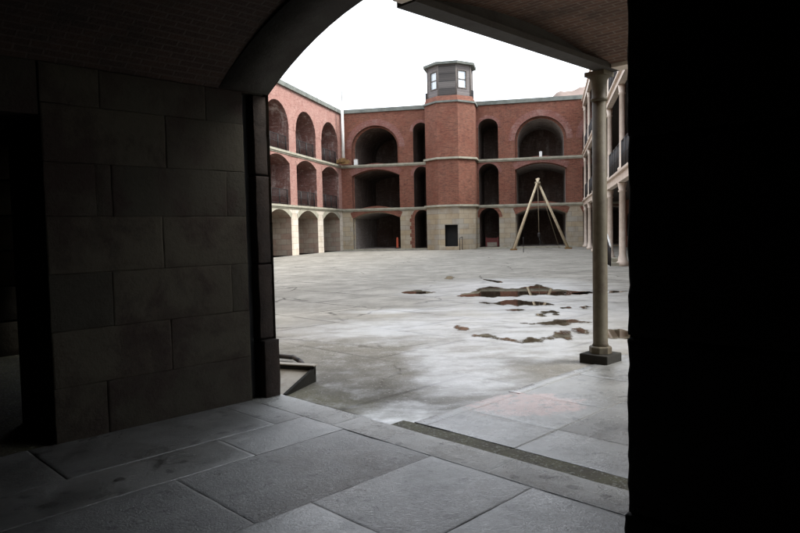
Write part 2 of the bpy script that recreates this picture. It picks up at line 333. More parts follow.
class Op:
    def __init__(s, a, b, sill, spring, top, kind='seg'): s.a, s.b, s.sill, s.spring, s.top, s.kind = a, b, sill, spring, top, kind
    def z(s, x):
        q = max(-1, min(1, (x-(s.a+s.b)/2)/((s.b-s.a)/2))); q2 = q*q
        return s.spring+(s.top-s.spring)*(math.sqrt(max(0, 1-q2)) if s.kind == 'semi' else (1-q2 if s.kind == 'seg' else 1))
    def xs(s, n=20):
        if s.kind == 'rect': return [s.a, s.b]
        m = (s.a+s.b)/2; h = (s.b-s.a)/2
        return [m-h*math.cos(math.pi*i/n) for i in range(n+1)] if s.kind == 'semi' else [s.a+(s.b-s.a)*i/n for i in range(n+1)]
    def grow(s, d): return Op(s.a-d, s.b+d, s.sill, s.spring, s.top+d, s.kind)
def panel(mb, F, s0, s1, z0, z1, ops):
    x = s0
    q = lambda a, b, za0, zb0, z: mb.face([F(a, za0), F(b, zb0), F(b, z), F(a, z)])
    for o in sorted(ops, key=lambda o: o.a):
        if o.a > x: q(x, o.a, z0, z0, z1)
        if o.sill > z0: q(o.a, o.b, z0, z0, o.sill)
        xs = o.xs()
        for a, b in zip(xs, xs[1:]): q(a, b, o.z(a), o.z(b), z1)
        x = o.b
    if x < s1: q(x, s1, z0, z0, z1)
def profile(o):
    xs = o.xs(); return [(o.a, o.sill)]+[(x, o.z(x)) for x in xs]+[(o.b, o.sill)]
def reveal(mb, F, o, n0, n1):
    pr = profile(o); L = 0
    for (a, za), (b, zb) in zip(pr, pr[1:]):
        d = math.hypot(b-a, zb-za)
        if d < 1e-6: continue
        mb.face([F(a, za, n0), F(b, zb, n0), F(b, zb, n1), F(a, za, n1)], [(n0, L), (n0, L+d), (n1, L+d), (n1, L)], smooth=False); L += d
    mb.face([F(o.a, o.sill, n0), F(o.a, o.sill, n1), F(o.b, o.sill, n1), F(o.b, o.sill, n0)])
def cap(mb, F, o, n):
    xs = o.xs()
    for a, b in zip(xs, xs[1:]): mb.face([F(a, o.sill, n), F(b, o.sill, n), F(b, o.z(b), n), F(a, o.z(a), n)])
def ring(mb, F, o, width, n0, n1):
    xs = o.xs(28); pr = [(x, o.z(x)) for x in xs]; big = []
    for i, (x, z) in enumerate(pr):
        a = pr[max(0, i-1)]; b = pr[min(len(pr)-1, i+1)]; tx, tz = b[0]-a[0], b[1]-a[1]; l = math.hypot(tx, tz)
        big.append((x-tz/l*width, z+tx/l*width))
    L = 0
    for i in range(len(pr)-1):
        (a, za), (b, zb), (c, zc), (d, zd) = pr[i], pr[i+1], big[i+1], big[i]
        dl = math.hypot(c-d, zc-zd)
        mb.face([F(a, za, n1), F(b, zb, n1), F(c, zc, n1), F(d, zd, n1)], [(L, 0), (L+dl, 0), (L+dl, width), (L, width)])
        mb.face([F(d, zd, n1), F(c, zc, n1), F(c, zc, n0), F(d, zd, n0)]); mb.face([F(a, za, n0), F(b, zb, n0), F(b, zb, n1), F(a, za, n1)])
        L += dl
def railing(F, a, b, z, h, parent, n=-.25, name='railing', step=.14, mat='iron', thick=1.):
    mb = MB(F((a+b)/2, z, n))
    mb.bar(F(a, z+h, n), F(b, z+h, n), .03*thick, 6); mb.bar(F(a, z+.12, n), F(b, z+.12, n), .02*thick, 6); mb.bar(F(a, z+h*.55, n), F(b, z+h*.55, n), .015*thick, 6)
    k_ = max(2, round((b-a)/step))
    for i in range(k_+1):
        x = a+(b-a)*i/k_; post = i % 10 == 0
        mb.bar(F(x, z, n), F(x, z+h, n), .045*thick if post else .011*thick, 6)
    return mb.build(name, M[mat], parent)

# ------------------------------------------------------------------ setting: terrain, courtyard, puddles, hill
Z3 = Vector((0, 0, 1))
def sheet(name, pts, z, mat, thick=None):
    mb = MB(Vector((0, 0, z))); mb.face([(x, y, z) for x, y in pts]); return tag(mb.build(name, mat), kind='structure')
sheet('ground', [(-900, -700), (900, -700), (900, 1400), (-900, 1400)], -.03, M['terrain'])
sheet('courtyard_paving', [(-26, -6), (24, -6), (30, 75), (-20, 75)], 0, M['courtyard'])

# puddles: outlines in metres on the ground
PUD = '''1.45,16.38 1.98,17.42 2.39,18.54 2.69,18.68 2.90,17.98 3.31,17.98 3.63,18.43 4.00,19.13 4.04,18.22 4.34,17.42 4.87,16.55 4.33,16.07 3.57,15.91 3.12,16.09 2.67,15.79 2.12,15.83 1.66,16.01
0.08,17.59 0.43,18.19 0.64,17.74 0.91,17.30 0.49,17.12 0.19,17.19
1.69,14.61 2.20,14.58 2.52,15.14 2.79,15.15 2.98,14.62 3.28,14.16 3.04,13.90 2.62,13.86 2.31,14.10 1.92,14.37
3.32,13.60 3.48,13.69 3.52,13.39 3.37,13.25
2.18,13.24 2.39,13.37 2.53,13.12 2.31,12.95
2.64,12.48 2.82,12.75 2.96,13.15 3.05,13.03 3.04,12.51 3.02,12.13 2.94,12.19 2.88,12.59 2.73,12.32
2.36,11.32 2.65,11.73 2.98,11.72 3.15,11.48 3.30,11.17 2.97,11.06 2.53,11.05 2.18,11.26
0.85,11.04 0.98,11.13 1.11,10.92 0.95,10.84
1.10,10.00 1.35,10.13 1.56,9.88 1.80,9.85 2.05,9.84 2.27,9.82 2.41,10.21 2.63,10.28 2.54,9.60 2.37,9.53 1.79,9.52 1.70,9.71 1.30,9.82
2.74,10.33 2.97,10.65 3.08,10.49 3.03,10.06 2.78,9.96
3.31,10.45 3.48,10.40 3.59,10.14 3.53,9.67 3.14,9.70
1.58,22.40 1.78,23.66 1.85,22.64 1.68,21.92
2.82,21.43 3.04,21.08 3.18,19.97 2.92,20.29
3.68,13.30 3.84,13.50 3.92,13.31 3.73,13.12
4.28,16.33 4.84,16.73 5.77,16.51 5.18,16.21'''
for ln in PUD.strip().split('\n'):
    pts = [tuple(map(float, q.split(','))) for q in ln.split()]
    fine = []
    n = len(pts)
    for i in range(n):
        p0, p1, p2, p3 = [Vector((*pts[(i+j-1) % n], 0)) for j in range(4)]
        for j in range(10):
            t = j/10
            q = .5*((2*p1)+(-p0+p2)*t+(2*p0-5*p1+4*p2-p3)*t*t+(-p0+3*p1-3*p2+p3)*t**3)
            nz = noise.noise_vector(Vector((q.x*2.2, q.y*1.1, 3)))*.2+noise.noise_vector(Vector((q.x*7, q.y*2.2, 9)))*.13+noise.noise_vector(Vector((q.x*19, q.y*6, 5)))*.06
            fine.append((q.x+nz.x*.6, q.y+nz.y*1.6))
    X = [q[0] for q in fine]; Y = [q[1] for q in fine]; m_ = .22; hx, hy = .05, .11
    nx, ny = int((max(X)-min(X)+2*m_)/hx)+1, int((max(Y)-min(Y)+2*m_)/hy)+1
    def sdist(x, y):       # signed distance to the outline, positive inside
        d = 9; ins = False; k_ = len(fine)
        for i in range(k_):
            (x0, y0), (x1, y1) = fine[i], fine[(i+1) % k_]
            dx, dy = x1-x0, y1-y0; t = max(0, min(1, ((x-x0)*dx+(y-y0)*dy)/(dx*dx+dy*dy+1e-9)))
            d = min(d, math.hypot(x-x0-dx*t, (y-y0-dy*t)*.6))
            if (y0 > y) != (y1 > y) and x < (x1-x0)*(y-y0)/(y1-y0)+x0: ins = not ins
        return d if ins else -d
    G = [[(min(X)-m_+a*hx, min(Y)-m_+b*hy) for b in range(ny+1)] for a in range(nx+1)]
    D = [[sdist(*q) for q in row] for row in G]
    mb = MB((X[0], Y[0], .004)); mb.vt = True
    for a in range(nx):
        for b in range(ny):
            c4 = [(a, b), (a+1, b), (a+1, b+1), (a, b+1)]
            if max(D[u][v] for u, v in c4) > -.16: mb.face([(*G[u][v], .004) for u, v in c4], [(D[u][v]+.5, .5) for u, v in c4])
    tag(mb.build('puddle', M['water']), kind='structure')

# hill beyond the far range
mb = MB((60, 190, 0)); NX, NY = 180, 16
def hz(i, j):
    x = 10+i*1.07; y = 150+j*6
    e = max(0, min(1, (x-37)/9))
    h = (40+1.6*noise.noise(Vector((x*.03, y*.02, 2)))+1.0*noise.noise(Vector((x*.14, y*.09, 5)))+.6*noise.noise(Vector((x*.6, y*.3, 5))))*(.52+.48*(3*e*e-2*e**3))*(1-abs(j-6)/13)
    return (x, y, max(-1, h*1.02))
for i in range(NX):
    for j in range(NY): mb.face([hz(i, j), hz(i+1, j), hz(i+1, j+1), hz(i, j+1)], smooth=True)
tag(mb.build('hill', M['hill']), kind='structure')

# ------------------------------------------------------------------ the two brick ranges
K = (-5.25, 60.8)
FL = Frame(K, (-4.0, -15.0)).flip()       # left range, s runs towards the camera; n points into the court
FF = Frame(K, (21.15, -4.6))              # rear range, s runs right
assert FL.n.x > 0 and FF.n.y < 0
Z1, Z2, ZP = 3.85, 7.87, 12.6
def string_course(F, s0, s1, z, root, n=.16):
    mb = MB(F((s0+s1)/2, z)); box_f(mb, F, s0, s1, z-.16, z+.0, -.05, n); box_f(mb, F, s0, s1, z-.26, z-.162, -.05, n*.5)
    return mb.build('string_course', M['course'], root)
def coping(F, s0, s1, root, depth=2.2):
    mb = MB(F((s0+s1)/2, ZP))
    a = [(.18, ZP), (.18, ZP+.34), (-depth, ZP+.8), (-depth, ZP)]
    for (n0, z0), (n1, z1) in zip(a, a[1:]+a[:1]): mb.face([F(s0, z0, n0), F(s1, z0, n0), F(s1, z1, n1), F(s0, z1, n1)])
    mb.face([F(s0, z, n) for n, z in a]); mb.face([F(s1, z, n) for n, z in a[::-1]])
    return mb.build('coping', M['coping'], root)
def body(F, s0, s1, depth, root, name='roof'):
    mb = MB(F((s0+s1)/2, ZP)); box_f(mb, F, s0, s1, ZP-.1, ZP-.01, -depth, -.02); mb.build(name, M['coping'], root)
    mb = MB(F((s0+s1)/2, 0, -depth)); box_f(mb, F, s0, s1, 0, ZP-.11, -depth, -depth+.3); mb.build('rear_wall', M['brick'], root)
def recess(F, o, depth, root, mat, lip=0, name='arched_recess', ringw=.42, ringmat='brick_ring', ringlabel=None):
    mb = MB(F((o.a+o.b)/2, o.sill))
    if lip:
        rv = MB(F((o.a+o.b)/2, o.sill)); reveal(rv, F, o, 0, -.45)
        i = Op(o.a+lip, o.b-lip, o.sill, o.spring, o.top-lip*.7, o.kind)
        # stepped ring face
        A, B = profile(o), profile(i)
        for (a, za), (b, zb), (c, zc), (d, zd) in zip(A, A[1:], B[1:], B): rv.face([F(a, za, -.45), F(b, zb, -.45), F(c, zc, -.45), F(d, zd, -.45)])
        reveal(mb, F, i, -.45, -depth); bk = i; rv.build('reveal', M['brick' if o.sill > 1 else 'stone'], root)
    else:
        reveal(mb, F, o, 0, -depth); bk = o
    r_ = mb.build(name, M[mat], root)
    mb = MB(F((o.a+o.b)/2, o.sill, -depth)); cap(mb, F, bk, -depth); mb.build('back_wall', M['recess' if mat == 'recess_lime' else mat], r_)  # back of limewashed recesses kept dark, depth shade painted in
    mb = MB(F((o.a+o.b)/2, o.top)); ring(mb, F, o, ringw, -.02, .025); mb.build('arch_ring', M[ringmat], r_)
    return r_

# left range
rl = thing('brick_range', FL(20, 0), 'red brick range painted as lit, left of the courtyard, three tiers of equal arches', 'building')
SL = 42.
cent = [2.85+5.33*i for i in range(7)]
tiers = [(0, Z1-.26, 0.0, 2.85, 3.5, 'seg', 'stone_lit', 'recess_stone', 2.2), (Z1, Z2-.26, Z1, 6.95, 7.52, 'seg', 'brick_lit', 'recess_pale', 2.4), (Z2, ZP, Z2, 9.6, 11.42, 'semi', 'brick_lit', 'recess_pale', 2.4)]
for ti, (z0, z1, sill, spr, top, kind, wm, rm, dep) in enumerate(tiers):
    ops = [Op(c-2.03, c+2.03, sill, spr, top, kind) for c in cent]
    mb = MB(FL(20, z0)); panel(mb, FL, 0, SL, z0, z1+(0.1 if ti < 2 else 0), ops); w_ = mb.build('wall', M[wm], rl)
    tag(w_, ['sandstone ground tier painted as lit', 'brick middle tier painted as lit', 'brick upper tier painted as lit'][ti])
    for o in ops:
        r_ = recess(FL, o, dep, rl, rm, ringw=.38, ringmat='course' if ti == 0 else 'brick_lit')
        if ti: railing(FL, o.a, o.b, o.sill+.02, 1.15, r_)
        elif o is ops[0] or o is ops[1] or o is ops[2]:
            mb = MB(FL(o.b, 0)); box_f(mb, FL, o.b-.3, o.b-.01, .002, .5, -.5, -.15) if False else None
string_course(FL, 0.2, SL, Z1, rl); string_course(FL, 0.2, SL, Z2, rl)
coping(FL, -.1, SL, rl); body(FL, -3, SL, 7, rl)

# rear range
rr = thing('brick_range', FF(10, 0), 'darker red brick range across the end of the courtyard, behind the tower', 'building')
SF = 27.
def rear_ops(z0, sill, w_spr, w_top, n_spr, n_top, kind):
    W = [(1.0, 5.5), (15.9, 20.3), (21.62, 26.0)]; N = [(6.83, 8.27), (12.62+.1, 14.46)]
    return [Op(a, b, sill, w_spr, w_top, kind) for a, b in W], [Op(a, b, sill, n_spr, n_top, 'semi') for a, b in N]
for ti, (z0, z1, ws, wt, ns, nt, kind, wm, rm) in enumerate([(0, Z1-.16, 2.95, 3.5, 2.75, 3.58, 'seg', 'stone', 'recess'), (Z1, Z2-.16, 6.85, 7.42, 6.7, 7.5, 'seg', 'brick', 'recess'), (Z2, ZP, 9.35, 11.4, 10.65, 11.42, 'semi', 'brick', 'recess')]):
    sill = z0 + (.1 if ti == 0 else 0)
    W, N = rear_ops(z0, sill, ws, wt, ns, nt, kind)
    mb = MB(FF(10, z0)); panel(mb, FF, 0, SF, z0, z1, W+N)
    tag(mb.build('wall', M[wm], rr), ['sandstone ground tier', 'red brick middle tier', 'red brick upper tier'][ti])
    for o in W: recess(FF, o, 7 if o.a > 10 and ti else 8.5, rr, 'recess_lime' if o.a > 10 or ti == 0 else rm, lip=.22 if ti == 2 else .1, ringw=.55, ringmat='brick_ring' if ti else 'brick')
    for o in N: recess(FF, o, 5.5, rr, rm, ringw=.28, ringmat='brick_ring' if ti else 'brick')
string_course(FF, 0, 8.35, Z1, rr); string_course(FF, 12.5, SF, Z1, rr); string_course(FF, 0, 8.35, Z2, rr); string_course(FF, 12.5, SF, Z2, rr)
coping(FF, -.4, SF, rr); body(FF, -3, SF, 10, rr)
# brick quoins patched into the stone beside the narrow arch
mb = MB(FF(6.6, 0)); 
for i in range(9):
    w_ = .42 if i % 2 else .28
    box_f(mb, FF, 6.8-w_, 6.82, .12+i*.34, .12+i*.34+.33, -.01, .012)
mb.build('brick_quoin', M['brick'], rr)
# kerb walk at the foot of the rear range
mb = MB(FF(10, 0, 1)); box_f(mb, FF, .3, 21, -.02, .1, -.2, 1.1); tag(mb.build('pavement', M['course'], None), kind='structure')

# stair tower
TC, TN, TA = 10.43, 1.06, 1.77            # centre along the wall, centre out of it, side length
def octo(a, c=TC, n=TN):
    h = a*1.2071; q = a/2
    return [(c-h, n-h+(h-q) if False else n-q), (c-h, n+q), (c-q, n+h), (c+q, n+h), (c+h, n+q), (c+h, n-q)]
tw = thing('stair_tower', FF(TC, 0, TN), 'half octagonal brick stair tower with wooden lookout room on top', 'tower')
def facet(i, a): P = octo(a); A, B = P[i], P[i+1]; return A, B
def oct_level(z0, z1, mat, name, a=TA, label=None, door=False, root=tw):
    P = octo(a); P = [(P[0][0], -.3)]+P[1:5]+[(P[5][0], -.3)]
    mb = MB(FF(TC, z0, TN))
    for i in range(5):
        A, B = FF(P[i][0], 0, P[i][1]), FF(P[i+1][0], 0, P[i+1][1])
        F = Frame((A.x, A.y), (B.x-A.x, B.y-A.y)); L = (B-A).length
        if door and i == 2:
            o = Op(.52, 1.62, .3, 2.15, 2.15, 'rect'); panel(mb, F, 0, L, z0, z1, [o])
            d = MB(F(1.1, .3)); reveal(d, F, o, 0, -.9); cap(d, F, o, -.9); d.build('doorway', M['dark_void'], root)
            st = MB(F(1.1, 0, .3)); box_f(st, F, .2, 1.9, 0, .26, -.0, .45); st.build('door_step', M['stone'], root, .02)
        else: panel(mb, F, 0, L, z0, z1, [])
    return tag(mb.build(name, M[mat], root), label)
def oct_slab(z0, z1, a, mat, name, root, back=-.3, a1=None):
    mb = MB(FF(TC, z0, TN)); P = octo(a); P1 = octo(a1 or a)
    lo = [FF(s, z0, n) for s, n in ([(P[0][0], back)]+P[1:5]+[(P[5][0], back)])]; hi = [FF(s, z1, n) for s, n in ([(P1[0][0], back)]+P1[1:5]+[(P1[5][0], back)])]
    for i in range(6): j = (i+1) % 6; mb.face([lo[i], lo[j], hi[j], hi[i]])
    mb.face(lo[::-1]); mb.face(hi); return mb.build(name, M[mat], root)
oct_level(0, Z1-.16, 'stone', 'wall', label='sandstone base storey', door=True)
oct_level(Z1, Z2-.16, 'brick', 'wall', label='red brick middle storey'); oct_level(Z2, 12.45, 'brick', 'wall', label='red brick upper storey')
for z in (Z1, Z2): oct_slab(z-.16, z, TA+.16, 'course', 'string_course', tw)
oct_slab(12.45, 12.6, TA+.12, 'coping', 'cornice', tw); oct_slab(12.6, 13.05, TA+.02, 'brick', 'parapet', tw, a1=TA-.1, back=-3.1)
# wooden lookout: a full octagon
LA = 1.53
def full_oct(a, z, c=TC, n=TN):
    h = a*1.2071; q = a/2
    return [FF(c+x, z, n+y) for x, y in ((-h, -q), (-h, q), (-q, h), (q, h), (h, q), (h, -q), (q, -h), (-q, -h))]
lk = tw
lo_, hi_ = full_oct(LA, 13.05), full_oct(LA, 15.72)
mb = MB(FF(TC, 13.05, TN)); win = MB(FF(TC, 13.05, TN)); 
for i in range(8):
    j = (i+1) % 8; A, B = lo_[i], lo_[j]; F = Frame((A.x, A.y), (B.x-A.x, B.y-A.y)); L = (B-A).length
    if i in (1, 3, 5, 7):
        cx = L*(.58 if i == 1 else .42)
        o = Op(cx-.42, cx+.42, 13.75, 15.15, 15.15, 'rect'); panel(mb, F, 0, L, 13.05, 15.72, [o])
        fr = MB(F(cx, 13.75)); reveal(fr, F, o, .03, -.12)
        for a, b, z0, z1 in ((o.a-.08, o.a, 13.67, 15.23), (o.b, o.b+.08, 13.67, 15.23), (o.a, o.b, 13.67, 13.75), (o.a, o.b, 15.15, 15.23)): box_f(fr, F, a, b, z0, z1, -.01, .05)
        box_f(fr, F, o.a, o.b, 14.42, 14.49, -.09, -.02)
        f_ = fr.build('window', M['grey_timber'], tw)
        g = MB(F(cx, 13.75, -.08)); box_f(g, F, o.a, o.b, 13.752, 15.148, -.09, -.075); g.build('pane', M['glass'], f_)
    elif i == 2:
        d = MB(F(L/2, 13.1)); box_f(d, F, .04, L-.04, 13.12, 15.6, .002, .05); d.build('boarded_shutter', M['shutter'], tw)
        panel(mb, F, 0, L, 13.05, 15.72, [])
    else: panel(mb, F, 0, L, 13.05, 15.72, [])
    F2 = F
mb.build('clapboard_wall', M['clapboard'], tw)
for i in range(8):
    a = lo_[i]; mb = MB(a); mb.bar(a, a+Z3*2.67, .07, 6); mb.build('corner_board', M['grey_timber'], tw)
mb = MB(FF(TC, 15.72, TN))
e0, e1, e2 = full_oct(LA+.28, 15.66), full_oct(LA+.3, 15.86), full_oct(.15, 16.12)
for A, B in ((e0, e1), (e1, e2)):
    for i in range(8): j = (i+1) % 8; mb.face([A[i], A[j], B[j], B[i]])
mb.face(e0[::-1]); mb.face(e2); mb.build('roof', M['coping'], tw)
for sx in (-1, 1):   # small iron boxes on the parapet beside the lookout
    mb = MB(FF(TC+sx*2.0, 13.05, TN+.6)); box_f(mb, FF, TC+sx*2.0-.08, TC+sx*2.0+.08, 12.95, 13.6, TN+.3, TN+.75); mb.build('vent_box', M['iron'], tw)

# ------------------------------------------------------------------ right gallery building
FG = Frame((16.0, 56.5), (-.2303, -1)); 
if FG.n.x > 0: FG.flip()                  # n points into the court (to the left)
gl = 46.0
rg = thing('gallery_building', FG(20, 0), 'three storey gallery on the right with cream iron columns and dark railings', 'building')
for z0, z1 in ((3.5, 3.98), (7.55, 8.0), (11.8, 12.5)):
    mb = MB(FG(20, z0)); box_f(mb, FG, -.5, gl, z0, z1, -.2, .02); box_f(mb, FG, -.5, gl, z1-.1, z1+.001, .02, .12); box_f(mb, FG, -.5, gl, z0, z0+.08, .02, .07)
    mb.build('beam', M['cream_paint'], rg, .01)
    mb = MB(FG(20, z0)); box_f(mb, FG, -.5, gl, z1-.18, z1-.03, -3.2, -.2); mb.build('floor_slab' if z1 < 12 else 'roof', M['beam_paint'], rg)
NS = 8.05-5.65
for i in range(8):
    s = 1.55+5.65*i if i else 1.55
    for z0, z1, r0 in ((0, 3.5, .14), (3.98, 7.55, .12), (8.0, 11.8, .12)):
        c = FG(s, z0, -.1); mb = MB(c)
        if z0 == 0: mb.lathe(c, [(.26, 0), (.26, .16), (.19, .2), (.17, .4), (r0, .45), (r0*.9, z1-z0-.4), (r0*1.3, z1-z0-.36), (r0, z1-z0-.3), (r0*1.35, z1-z0-.05), (r0*1.4, z1-z0)], 14)
        else: mb.lathe(c, [(r0*1.6, 0), (r0*1.6, .12), (r0, .2), (r0*.9, z1-z0-.4), (r0*1.3, z1-z0-.36), (r0, z1-z0-.3), (r0*1.35, z1-z0)], 14)
        mb.build('column', M['cream_paint'], rg)
for i in range(7):
    a = 1.75+5.65*i; b = a+5.25
    for z in (3.98, 8.0): railing(FG, a, b, z, 1.25, rg, n=-.1, step=.12, thick=1.5)
FB = Frame((FG(0, 0, -3.2).x, FG(0, 0, -3.2).y), (FG.t.x, FG.t.y))
if (FB.n-FG.n).length > .1: FB.flip()
ops = []
mb = MB(FB(20, 0)); rec = []
for z0, z1, spr, top in ((0, 3.98, 2.3, 2.7), (3.98, 8.0, 6.3, 6.7), (8.0, 12.4, 10.3, 10.7)):
    o = [Op(4+5.65*i-.9+.3, 4+5.65*i+.9+.3, z0+.02 if i % 2 else z0+.9, spr, top, 'seg') for i in range(7)]; rec += o
    panel(mb, FB, -.5, gl, z0, z1, o)
mb.build('wall', M['brick'], rg)
for o in rec:
    mb = MB(FB((o.a+o.b)/2, o.sill)); reveal(mb, FB, o, 0, -.5); cap(mb, FB, o, -.5); mb.build('doorway' if o.sill % 4 < .1 else 'window', M['dark_void'], rg)
mb = MB(FB(20, 0, -7)); box_f(mb, FB, -.5, gl, 0, 12.6, -7, -6.8); box_f(mb, FB, -.5, gl, 12.4, 12.6, -6.8, -.01); mb.build('rear_wall', M['brick'], rg)

# ------------------------------------------------------------------ near casemate, in its own u,v frame (u out to the court, v to the right)
q2 = math.sqrt(.5)
def UV(u, v, z=0): return Vector(((u+v)*q2, (u-v)*q2, z))
A_ = Vector((q2, q2, 0)); B_ = Vector((q2, -q2, 0))
def box_uv(mb, u0, u1, v0, v1, z0, z1):
    mb.box(UV((u0+u1)/2, (v0+v1)/2, (z0+z1)/2), A_*((u1-u0)/2), B_*((v1-v0)/2), Z3*((z1-z0)/2))
def rough_block(mb, u0, u1, v0, v1, z0, z1, amp=.006, step=.09, round_=.012, seed=0):
    """a hewn block: gridded box with rounded arrises and noise"""
    nu, nv, nz = [max(2, min(24, round((b-a)/step))) for a, b in ((u0, u1), (v0, v1), (z0, z1))]
    def P(a, b, c):
        u, v, z = u0+(u1-u0)*a, v0+(v1-v0)*b, z0+(z1-z0)*c
        ed = sorted([min(a, 1-a)*(u1-u0), min(b, 1-b)*(v1-v0), min(c, 1-c)*(z1-z0)])
        k_ = round_*max(0, 1-ed[1]/(round_*2.5)) if round_ else 0
        cu, cv, cz = (u0+u1)/2, (v0+v1)/2, (z0+z1)/2
        u -= math.copysign(k_, u-cu) if abs(u-cu) > 1e-6 else 0; v -= math.copysign(k_, v-cv) if abs(v-cv) > 1e-6 else 0; z -= math.copysign(k_, z-cz) if abs(z-cz) > 1e-6 else 0
        nz_ = noise.noise_vector(Vector((u*5+seed, v*5, z*5)))*amp+noise.noise_vector(Vector((u*17+seed, v*17, z*17)))*amp*.6
        return UV(u+nz_.x, v+nz_.y, z+nz_.z)
    ax = lambda n: [0]+[min(.02*1.0, .3/n)]+[i/n for i in range(1, n)]+[1-min(.02, .3/n)]+[1]
    AU, AV, AZ = ax(nu), ax(nv), ax(nz)
    def grid(X, Y, f):
        for a, b in zip(X, X[1:]):
            for c, d in zip(Y, Y[1:]): mb.face([f(a, c), f(b, c), f(b, d), f(a, d)], smooth=True)
    grid(AU, AZ, lambda a, c: P(a, 0, c)); grid(AU, AZ, lambda a, c: P(1-a, 1, c)); grid(AV, AZ, lambda b, c: P(0, 1-b, c)); grid(AV, AZ, lambda b, c: P(1, b, c))
    grid(AU, AV, lambda a, b: P(a, b, 1)); grid(AU, AV, lambda a, b: P(a, 1-b, 0))
VL, VR, UO = -5.56, -1.553, 3.74
ca = thing('casemate', UV(0, -2), 'dark granite and brick vaulted passage the courtyard is seen from', 'building')
# left side wall of granite courses
zc = [0, .455, .91, 1.37, 1.83, 2.26, 2.72, 3.03]
jts = [[2.06], [1.68, 2.64][1:], [2.14, 3.27], [2.60], [2.04, 2.17, 3.25], [2.66], [3.06, 2.1]]
mb = MB(UV(2.5, VL)); rnd = random.Random(3)
for (z0, z1), js in zip(zip(zc, zc[1:]), jts):
    xs = [1.65]+sorted(js)+[3.45]
    for a, b in zip(xs, xs[1:]):
        mb.cur = (rnd.random(), 0, 0); d = rnd.uniform(0, .008)
        rough_block(mb, a, b, VL-.4, VL-d*.3, z0, z1, .004, .09, .001, seed=rnd.random()*9)
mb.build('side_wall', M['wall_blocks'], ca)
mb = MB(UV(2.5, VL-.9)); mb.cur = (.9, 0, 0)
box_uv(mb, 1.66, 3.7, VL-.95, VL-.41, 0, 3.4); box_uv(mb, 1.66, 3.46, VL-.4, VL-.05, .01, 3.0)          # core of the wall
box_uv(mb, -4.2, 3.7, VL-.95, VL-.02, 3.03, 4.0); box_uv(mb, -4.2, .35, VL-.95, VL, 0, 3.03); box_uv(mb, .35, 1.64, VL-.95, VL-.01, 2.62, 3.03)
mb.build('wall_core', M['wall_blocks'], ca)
# jamb of the opening: rebate, then the outer jamb stones
mb = MB(UV(3.6, VL)); rnd = random.Random(5)
zj = [0, .6, 1.36, 2.24, 3.03]
for i, (z0, z1) in enumerate(zip(zj, zj[1:])):
    mb.cur = (rnd.random(), 0, 0)
    pr = .06 if i == 0 else 0
    rough_block(mb, 3.57, UO+pr*.3-(.004*i), VL-.4, VL+.0+pr, z0+.0015, z1-.0015, .006, .07, .009, seed=i*3)
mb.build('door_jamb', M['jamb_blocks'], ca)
mb = MB(UV(3.5, VL-.2)); mb.cur = (1, 0, 0); box_uv(mb, 3.452, 3.568, VL-.4, VL-.12, 0, 3.03); mb.build('rebate', M['dark_void'], ca)
# right pier: big hewn blocks
mb = MB(UV(3.4, 0)); rnd = random.Random(8)
for z0, z1, o in ((0, .14, -.012), (.14, 1.08, 0), (1.08, 2.1, 0.004), (2.1, 3.03, .002)):
    xs = [VR+o, -.3+rnd.uniform(-.4, .4), .9+rnd.uniform(-.3, .3), 2.6]
    for a, b in zip(xs, xs[1:]):
        mb.cur = (rnd.random(), 0, 0); rough_block(mb, 3.2+(o if z0 == 0 else 0), UO, a+.003, b-.003, z0, z1, .011, .05, .009, seed=rnd.random()*20)
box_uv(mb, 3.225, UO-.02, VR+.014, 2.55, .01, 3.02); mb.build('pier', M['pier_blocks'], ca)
# arch soffit and ring over the opening
def arch_z(v, v0=VL, v1=VR, spr=3.04, rise=.6): q = (v-(v0+v1)/2)/((v1-v0)/2); return spr+rise*(1-q*q)
NV = 36; vs_ = [VL+(VR-VL)*i/NV for i in range(NV+1)]
mb = MB(UV(3.5, -3.5, 3.04)); L = 0
for a, b in zip(vs_, vs_[1:]):
    za, zb = arch_z(a), arch_z(b); mb.cur = (.5, 0, 0)
    mb.face([UV(3.2, a, za), UV(3.2, b, zb), UV(UO, b, zb), UV(UO, a, za)], smooth=True)
    mb.face([UV(3.2, a, za), UV(3.2, a, 4.4), UV(3.2, b, 4.4), UV(3.2, b, zb)])
    mb.face([UV(UO, a, za), UV(UO, b, zb), UV(UO, b, 4.2), UV(UO, a, 4.2)])
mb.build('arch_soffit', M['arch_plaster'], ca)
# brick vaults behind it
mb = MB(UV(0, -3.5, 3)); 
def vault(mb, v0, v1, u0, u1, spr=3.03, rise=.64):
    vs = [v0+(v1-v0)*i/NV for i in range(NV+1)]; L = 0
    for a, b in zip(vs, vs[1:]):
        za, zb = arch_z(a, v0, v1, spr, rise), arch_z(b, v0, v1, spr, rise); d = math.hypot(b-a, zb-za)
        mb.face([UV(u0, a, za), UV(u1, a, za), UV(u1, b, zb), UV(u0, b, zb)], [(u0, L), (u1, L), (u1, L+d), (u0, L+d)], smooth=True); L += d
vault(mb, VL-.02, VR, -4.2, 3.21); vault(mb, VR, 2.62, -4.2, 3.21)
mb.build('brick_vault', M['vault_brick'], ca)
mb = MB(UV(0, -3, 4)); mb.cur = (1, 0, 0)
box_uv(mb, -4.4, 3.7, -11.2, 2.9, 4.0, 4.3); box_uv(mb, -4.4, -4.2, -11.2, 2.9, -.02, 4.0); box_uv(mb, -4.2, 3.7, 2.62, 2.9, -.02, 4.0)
mb.build('back_wall', M['pier_blocks'], ca)
